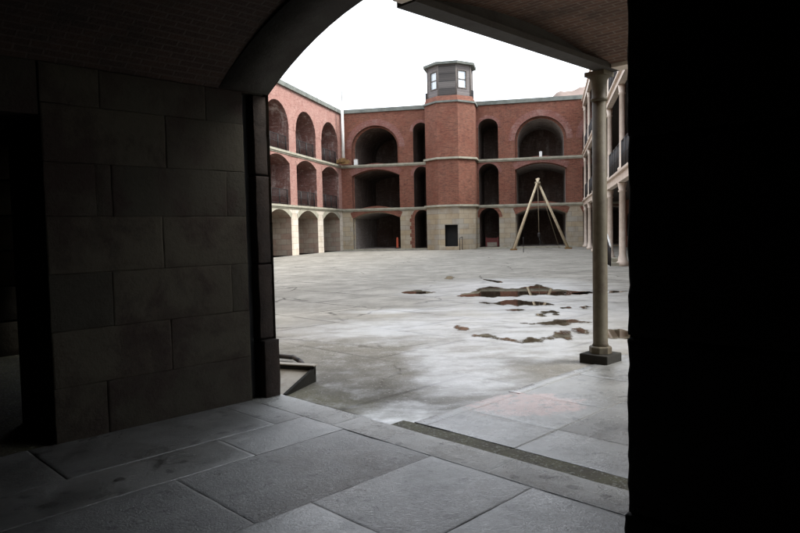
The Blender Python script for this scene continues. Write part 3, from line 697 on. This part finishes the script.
# front wall of the building above and beside the opening (faces the court)
FN = Frame((UV(UO+.01, -30).x, UV(UO+.01, -30).y), (B_.x, B_.y))
if FN.n.dot(A_) < 0: FN.flip()
opn = Op(30+VL, 30+VR, 0, 3.04, 3.64, 'seg'); sideop = Op(30-10.35, 30-9.3, 1.0, 2.1, 2.3, 'seg')  # sideop: unseen slot added and sized to light the neighbouring room
mb = MB(FN(27, 0)); panel(mb, FN, 0, 29.5, 0, 3.85, [opn, sideop]); mb.build('front_wall', M['stone'], ca)
mb = MB(FN(27, 4)); panel(mb, FN, 0, 29.5, 3.85, 12.6, [Op(30-10.4, 30-6.4, 4.1, 6.9, 7.5), Op(30-10.4, 30-6.4, 8.1, 9.6, 11.4, 'semi'), Op(30-5.4, 30-1.4, 4.1, 6.9, 7.5), Op(30-5.4, 30-1.4, 8.1, 9.6, 11.4, 'semi')]); tag(mb.build('front_wall', M['brick'], ca), 'red brick upper front')
mb = MB(FN(27, 4)); box_f(mb, FN, 0, 29.5, 3.85, 12.6, -5, -4.7); box_f(mb, FN, 0, 29.5, 12.4, 12.6, -4.7, -.02); box_f(mb, FN, 0, 18.6, 3.6, 3.8, -4.7, -.02); box_f(mb, FN, 0, .3, 0, 12.4, -4.7, -.02); box_f(mb, FN, 29.2, 29.5, 4.4, 12.4, -4.7, -.02); mb.build('upper_floor', M['brick'], ca)
# neighbouring casemate seen through the side doorway
mb = MB(UV(2, -10.4)); rnd = random.Random(11)
zz = [0, .5, 1.0, 1.5, 2.0, 2.5, 3.0]
for i, (z0, z1) in enumerate(zip(zz, zz[1:])):
    x = -1.5-.5*(i % 2)
    while x < 3.6:
        mb.cur = (rnd.random(), 0, 0); rough_block(mb, x+.004, min(x+1.1, 3.7)-.004, -10.8, -10.4, z0+.003, z1-.003, .006, .18, .012, seed=i+x); x += 1.1
mb.cur = (.2, 0, 0); box_uv(mb, -4.2, 3.7, -11.1, -10.82, 0, 4.0); box_uv(mb, -4.2, 3.7, -10.4, VL-.95, 3.3, 3.9)
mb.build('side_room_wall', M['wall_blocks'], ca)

# floors
def slabs(name, rows, z, mat, seed, marks=None, thick=.05):
    mb = MB(UV(1, -3)); rnd = random.Random(seed)
    for v0, v1, us, in rows:
        for a, b in zip(us, us[1:]):
            mb.cur = (marks or {}).get((round(v0, 2), round(a, 2)), (rnd.random(), .25 if rnd.random() < .6 else 1, 0))
            dz = rnd.uniform(-.0022, .0022); g = -.0002
            rough_block(mb, a+g, b-g, v0+g, v1-g, z-thick, z+dz, .0026, .11, .0018, seed=rnd.random()*30)
    return tag(mb.build(name, mat), kind='structure')
FZ = .014
rows = [(-5.6, -4.70, [-4, -2.6, -1.2, .3, 1.45, 3.13, 3.436]), (-4.70, -4.14, [-4, -2.2, -.7, .62, 2.58, 3.436]), (-4.14, -3.155, [-4, -3, -1.6, -.3, .72, 1.95, 3.436]),
        (-3.155, -2.285, [-4, -2.4, -1.1, .1, 1.2, 2.34, 3.436]), (-2.285, -1.3, [-4, -2.8, -1.5, -.2, .9, 2.0, 3.436]), (-1.3, -.2, [-4, -2.5, -1, .5, 1.8, 3.19]), (-.2, 1.2, [-4, -2.5, -1, .5, 1.8, 3.19]), (1.2, 2.6, [-4, -2, 0, 1.8, 3.19])]
slabs('casemate_floor', rows, FZ, M['slabs'], 4, {(-4.14, 1.95): (.55, 1.0, 0), (-4.7, .62): (0.0, .1, 0), (-3.15, 2.34): (.1, .45, 0), (-4.14, .72): (.8, .7, 0), (-3.15, 1.2): (.2, .2, 0), (-2.29, 2.0): (.35, .3, 0), (-5.6, 1.45): (.7, .3, 0), (-4.7, 2.58): (.3, .5, 0)})
slabs('threshold', [(-5.6, -4.3, [3.435, 3.775]), (-4.3, -2.66, [3.435, 3.775]), (-2.66, -1.5, [3.435, 3.775])], FZ+.003, M['threshold'], 6)
mb = MB(UV(0, -3, .0)); box_uv(mb, -4.2, 3.78, -11, 2.62, -.02, .006); tag(mb.build('bedding_ground', M['moss']), kind='structure')
# mossy gutter strip outside the threshold
mb = MB(UV(3.85, -3)); vs = [-3.95+i*.1 for i in range(0, 60)]
for a, b in zip(vs, vs[1:]):
    f = lambda v: 3.93+.05*min(1, (v+4)/2)+.02*noise.noise(Vector((v*4, 0, 1)))
    mb.face([UV(3.775, a, .008), UV(3.775, b, .008), UV(f(b)+.02, b, .008), UV(f(a)+.02, a, .008)])
tag(mb.build('gutter_moss', M['moss']), kind='structure')
# paving under the open gallery, with its edge kerb
g0 = 3.97
rows = [(-3.84, -3.7, [3.97, 5.35, 6.6, 7.9])]
rows += [(-3.7, -2.8, [g0, 4.56, 5.4, 6.5, 7.9]), (-2.8, -1.7, [g0, 4.58, 5.9, 7.3, 7.9]), (-1.7, -.4, [g0, 5.2, 6.6, 7.9]), (-.4, 1.2, [g0, 5.4, 6.9, 7.9]), (1.2, 2.6, [g0, 5.4, 6.9, 7.9])]
slabs('gallery_paving', rows, .013, M['gallery_slabs'], 9, {(-3.84, 4.35): (0, .1, 0), (-3.84, 5.35): (0, .1, 0), (-3.84, 6.6): (0, .1, 0), (-3.7, 5.4): (.6, .2, 0)})

# ------------------------------------------------------------------ gallery over the paving, in front of the casemate
ga = thing('gallery_canopy', UV(5.5, -1), 'brick vaulted gallery floor overhead carried on the near iron post', 'gallery')
mb = MB(UV(5.5, -3.86, 3.5)); box_uv(mb, 3.9, 7.42, -3.87, -3.66, 3.5, 3.56); box_uv(mb, 3.76, 7.42, -3.84, -3.78, 3.56, 4.05)
mb.build('edge_girder', M['beam_paint'], ga)
mb = MB(UV(7.3, -2, 3.5)); box_uv(mb, 7.2, 7.42, -3.655, 2.5, 3.5, 3.56); box_uv(mb, 7.27, 7.35, -3.775, 2.5, 3.56, 4.05); box_uv(mb, 3.76, 3.86, -3.775, 2.5, 3.5, 3.62)
mb.build('cross_girder', M['cream_paint'], ga)
mb = MB(UV(5.5, -2, 3.6)); L = 0; us = [3.8+(7.26-3.8)*i/24 for i in range(25)]
for a, b in zip(us, us[1:]):
    za, zb = [3.53+.2*(1-((u-5.53)/1.73)**2) for u in (a, b)]; d = math.hypot(b-a, zb-za)
    mb.face([UV(a, -3.775, za), UV(a, 2.5, za), UV(b, 2.5, zb), UV(b, -3.775, zb)], [(0, L), (6.3, L), (6.3, L+d), (0, L+d)], smooth=True); L += d
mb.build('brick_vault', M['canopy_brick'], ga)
mb = MB(UV(5.5, -2, 4)); box_uv(mb, 3.76, 7.44, -3.86, 2.5, 4.055, 4.2); mb.build('deck', M['course'], ga)

# near iron post
pc = UV(7.3, -3.86)
po = thing('iron_post', pc, 'slender buff painted iron post on a dark square block at the gallery corner', 'post')
mb = MB(pc); box_uv(mb, 7.3-.185, 7.3+.185, -3.86-.185, -3.86+.185, -.01, .115); mb.build('plinth', M['dark_timber'], po, .012)
mb = MB(pc+Z3*.12); mb.lathe(pc, [(.135, .116), (.135, .19), (.115, .205)], 8, R(22.5)); mb.build('base', M['post_paint'], po, .004)
mb = MB(pc+Z3*.2); mb.lathe(pc, [(.1, .2), (.088, .24), (.087, 1.6), (.083, 3.16)], 28); mb.build('shaft', M['post_paint'], po)
mb = MB(pc+Z3*3.2); mb.lathe(pc, [(.083, 3.15), (.1, 3.165), (.1, 3.185), (.086, 3.2), (.088, 3.3), (.095, 3.4), (.118, 3.44), (.12, 3.445)], 28); box_uv(mb, 7.3-.125, 7.3+.125, -3.86-.125, -3.86+.125, 3.445, 3.498); mb.build('capital', M['post_paint'], po)

# ------------------------------------------------------------------ things in the court
# timber A-frame with hoist
fa, fb, ap = Vector((8.95, 51.0, 0)), Vector((13.35, 51.3, 0)), Vector((10.95, 51.15, 5.4))
af = thing('timber_shears', ((fa.x+fb.x)/2, (fa.y+fb.y)/2, 0), 'pale timber hoisting shears straddling in front of the right wide arch', 'hoist')
def spar(name, a, b, r, mat, root, r2=None, n=10):
    mb = MB(a); mb.bar(a, b, r, n, r2); return mb.build(name, M[mat], root)
d1 = (ap-fa).normalized(); d2 = (ap-fb).normalized()
spar('leg', fa, ap+d1*.2, .125, 'timber', af, .09); spar('leg', fb+Vector((0, .12, 0)), ap+d2*.2+Vector((0, .22, 0)), .12, 'timber', af, .085)
back = Vector((ap.x+.6, ap.y+3.2, 0)) 
mb = MB(ap); mb.lathe(ap+Vector((0, .12, -.2)), [(.22, -.08), (.24, 0), (.22, .12)], 12); mb.build('lashing', M['rope'], af)
spar('hoist_rope', ap+Vector((0, .1, -.2)), ap+Vector((.05, .1, -4.1)), .025, 'rope', af); 
mb = MB(ap+Vector((.05, .1, -4.4))); mb.lathe(ap+Vector((.05, .1, -4.45)), [(.05, 0), (.11, .1), (.12, .3), (.05, .4)], 10); mb.bar(ap+Vector((.05, .1, -4.45)), ap+Vector((.2, .1, -4.9)), .03, 6); mb.bar(ap+Vector((.2, .1, -4.9)), ap+Vector((.0, .1, -5.0)), .03, 6); mb.build('hook_block', M['iron'], af)
spar('guy_rope', ap+Vector((0, .1, 0)), fa+Vector((.3, 2.6, 0)), .018, 'rope', af); spar('guy_rope', ap+Vector((0, .1, 0)), fb+Vector((-.2, 2.2, 0)), .018, 'rope', af)
for f_ in (fa, fb+Vector((0, .12, 0))):
    mb = MB(f_); mb.box(f_+Z3*.05, (.24, 0, 0), (0, .24, 0), (0, 0, .06)); mb.build('foot_shoe', M['rust'], af)

# flagpole in the left corner
fp = Vector((-4.95, 59.7, Z2))
fl = thing('flagpole', fp, 'tall white flagpole rising from the upper ledge in the left corner', 'flagpole')
mb = MB(fp); mb.bar(fp+Z3*.3, fp+Z3*5.6, .15, 14, .125); mb.build('lower_mast', M['white_paint'], fl)
mb = MB(fp+Z3*5.6); mb.bar(fp+Z3*5.6, fp+Z3*16.5, .05, 12, .03); mb.lathe(fp+Z3*16.5, [(.02, 0), (.1, .08), (.02, .18)], 10); mb.build('topmast', M['white_paint'], fl)
mb = MB(fp)
for a in range(7):
    t = a*.9; mb.box(fp+Vector((.35*math.cos(t), .28*math.sin(t), .2+.09*(a % 3))), (.3, .1*math.sin(t), 0), (0, .12, .02), (.02, 0, .06+.02*a))
mb.build('timber_cradle', M['rust'], fl)
def small(name, c, half, mat, label, cat, lid=None, rot=0):
    mb = MB(Vector(c)); t = Vector((math.cos(rot), math.sin(rot), 0)); n = Vector((-math.sin(rot), math.cos(rot), 0))
    cc = Vector(c)+Z3*half[2]
    mb.box(cc, t*half[0], n*half[1], Z3*half[2])
    if lid: mb.box(cc+Z3*(half[2]+.02), t*(half[0]*1.12), n*(half[1]*1.12), Z3*.025); mb.box(cc+Z3*(half[2]+.06), t*.05, n*.02, Z3*.02)
    o = mb.build(name, M[mat], None, .01); return tag(o, label, cat)
small('equipment_box', FF(1.4, Z2, -.1), (.17, .14, .24), 'white_paint', 'larger white box on the upper ledge beside the flagpole', 'box', True, R(-12))
small('lidded_bin', FF(18.1, Z2, .02), (.12, .12, .2), 'white_paint', 'smaller white bin on the ledge under the right wide upper arch', 'bin', True, R(-12))
# red and white crate inside the narrow ground arch
c0 = FF(13.72, .1, -1.4)
cr = thing('crate', c0, 'faded red slatted crate inside the narrow arch right of the tower', 'crate')
mb = MB(c0)
for i in range(4): box_f(mb, FF, 13.15, 14.25, .12+i*.2, .28+i*.2, -1.5, -1.45)
box_f(mb, FF, 13.15, 14.25, .1, .16, -2.1, -1.5); mb.build('slats', M['red'], cr)
mb = MB(c0)
for x in (13.13, 14.2): box_f(mb, FF, x, x+.07, .1, 1.0, -1.45, -1.39); box_f(mb, FF, x, x+.07, .1, 1.0, -2.1, -2.04)
mb.build('frame', M['red'], cr)
mb = MB(c0); box_f(mb, FF, 13.25, 14.15, .1, .5, -1.42, -1.38); mb.build('white_board', M['ply'], cr)
# orange barrier post
c0 = FF(5.05, .1, -.6)
ob = thing('barrier_post', c0, 'orange safety post standing inside the left wide ground arch', 'post')
mb = MB(c0); mb.lathe(c0, [(.13, .06), (.11, .12), (.1, .95), (.06, 1.02)], 12); mb.build('tube', M['orange'], ob)
mb = MB(c0); mb.lathe(c0, [(.24, 0), (.24, .05), (.15, .07)], 8); mb.build('base', M['iron'], ob)
# handrail at the tower step
c0 = FF(11.0, 0, 4.1)
hr = thing('handrail', c0, 'thin dark iron handrail by the step of the tower door', 'handrail')
for nm, n_, z in (('post', 4.35, 1.0), ('post', 3.3, 1.1)):
    p_ = FF(11.55 if n_ < 4 else 11.45, 0, n_); mb = MB(p_); mb.bar(p_, p_+Z3*z, .03, 8); mb.build(nm, M['iron'], hr)
mb = MB(FF(11.5, 1, 3.8)); mb.bar(FF(11.45, 1.0, 4.35), FF(11.55, 1.1, 3.3), .028, 8); mb.build('rail', M['iron'], hr)
# thin stake beside the shears
c0 = Vector((8.67, 45.52, 0.00)); sk = MB(c0); sk.bar(c0, c0+Z3*1.0, .025, 8, .02); sk.lathe(c0+Z3*1.0, [(.02, 0), (.045, .03), (.02, .07)], 8)
tag(sk.build('stake', M['iron']), 'thin iron stake beside the left foot of the timber shears', 'stake')
# steps and handrail at the foot of the right gallery
c0 = FG(29, 0, .45)
st = thing('stair_rail', c0, 'small iron stair rail before the columns of the right gallery', 'handrail')
for i, (ds, z) in enumerate(((0, .85), (.5, 1.0), (1.0, 1.15), (1.5, 1.3))):
    a = FG(29+1.0-ds, 0, .4); mb = MB(a); mb.bar(a, a+Z3*z, .03, 8); mb.build('post', M['iron'], st)
mb = MB(c0); mb.bar(FG(30.1, .83, .4), FG(28.4, 1.32, .4), .04, 8); mb.build('rail', M['white_paint'], st)
mb = MB(c0); box_f(mb, FG, 28.5, 30, 0, .14, -.0, .35); box_f(mb, FG, 28.5, 29.5, .14, .3, -.0, .3); mb.build('steps', M['course'], st)
# rods along the left roof edge
rods = [1.3, 4.2, 6.6, 9.0, 11.4, 13.6]
nm = ['nearest the flagpole', 'second from the flagpole', 'third from the flagpole', 'fourth from the flagpole', 'fifth from the flagpole', 'farthest from the flagpole']
c0 = FL(0, ZP+.4, -.5)
mb = MB(c0); mb.bar(c0-Z3*.1, c0+Z3*1.7, .02, 6, .014); mb.bar(c0-Z3*.1, c0+Z3*.05, .06, 8)
rod = mb.build('lightning_rod', M['grey_timber']); 
for i, s in enumerate(rods):
    o = rod if i == 0 else rod.copy()
    if i: COL.objects.link(o)
    o.location = FL(s, ZP+.4, -.5); tag(o, 'thin rod standing on the left roof edge, '+nm[i], 'rod', 'rods along the left roof edge')

# low wooden ramp against the outside of the jamb
e0, e1 = Vector((-1.19, 6.56, 0)), Vector((-.97, 7.16, 0))
er = (e1-e0).normalized(); el = Vector((-er.y, er.x, 0))
rp = thing('wooden_ramp', e0, 'low wedge of timber boards just outside the left jamb', 'ramp')
W_, H0, H1 = .75, .02, .165; L_ = (e1-e0).length
mb = MB(e0); T = lambda s, w, z: e0+er*s*L_+el*w+Z3*z
mb.face([T(0, 0.03, H0-.01), T(1, 0.03, H1-.03), T(1, W_, H1-.03), T(0, W_, H0-.01)]); mb.face([T(0, .03, 0), T(0, W_, 0), T(1, W_, 0), T(1, .03, 0)]); mb.build('deck', M['ply'], rp)
mb = MB(e0)
for w_ in (0, ):
    P8 = [T(0, w_, 0), T(1.03, w_, 0), T(1.03, w_, H1), T(0, w_, H0)]; Q8 = [p_+el*.035 for p_ in P8]
    mb.face(P8); mb.face(Q8[::-1])
    for i in range(4): j = (i+1) % 4; mb.face([P8[j], P8[i], Q8[i], Q8[j]])
mb.build('side_board', M['dark_timber'], rp)
mb = MB(e1); mb.box(T(1.0, W_/2, H1*.62+.03), el*(W_/2), er*.02, Z3*.05); mb.build('end_board', M['dark_timber'], rp)
mb = MB(e1); mb.box(T(1.0, W_/2, H1*.62+.086), el*(W_/2+.01), er*.05, Z3*.006); mb.build('cap_board', M['ply'], rp)
# bent pipe behind it
mb = MB((-1.4, 8.1, 0)); pts = [Vector((-1.95, 8.25, .05)), Vector((-1.6, 8.42, .06)), Vector((-1.4, 8.32, .06)), Vector((-1.28, 8.1, .05)), Vector((-1.2, 7.9, .03))]
for a, b in zip(pts, pts[1:]): mb.bar(a, b, .03, 8)
tag(mb.build('bent_pipe', M['iron']), 'dark bent pipe lying behind the low wooden ramp', 'pipe')

# iron gate folded in the side doorway
g0_ = UV(1.35, -7.3)
gt = thing('iron_gate', g0_, 'dark wrought iron gate with scrolls seen past the side doorway', 'gate')
for i in range(5):
    p_ = UV(.9+.16*i, -7.3); mb = MB(p_); mb.bar(p_, p_+Z3*1.9, .022, 8); mb.build('bar', M['iron'], gt)
for z in (.25, 1.75):
    mb = MB(UV(1.2, -7.3, z)); mb.bar(UV(.85, -7.3, z), UV(1.6, -7.3, z), .022, 8); mb.build('cross_rail', M['iron'], gt)
for cz in (1.1, .75):
    mb = MB(UV(1.3, -7.3, cz)); pr = None
    for i in range(26):
        t = i/25*math.pi*2.6; r_ = .26*(1-i/32); q = UV(1.3+r_*math.cos(t), -7.3, cz+r_*math.sin(t))
        if pr is not None: mb.bar(pr, q, .014, 6)
        pr = q
    mb.build('scroll', M['iron'], gt)

for m_ in list(bpy.data.materials):
    if m_.users == 0: bpy.data.materials.remove(m_)
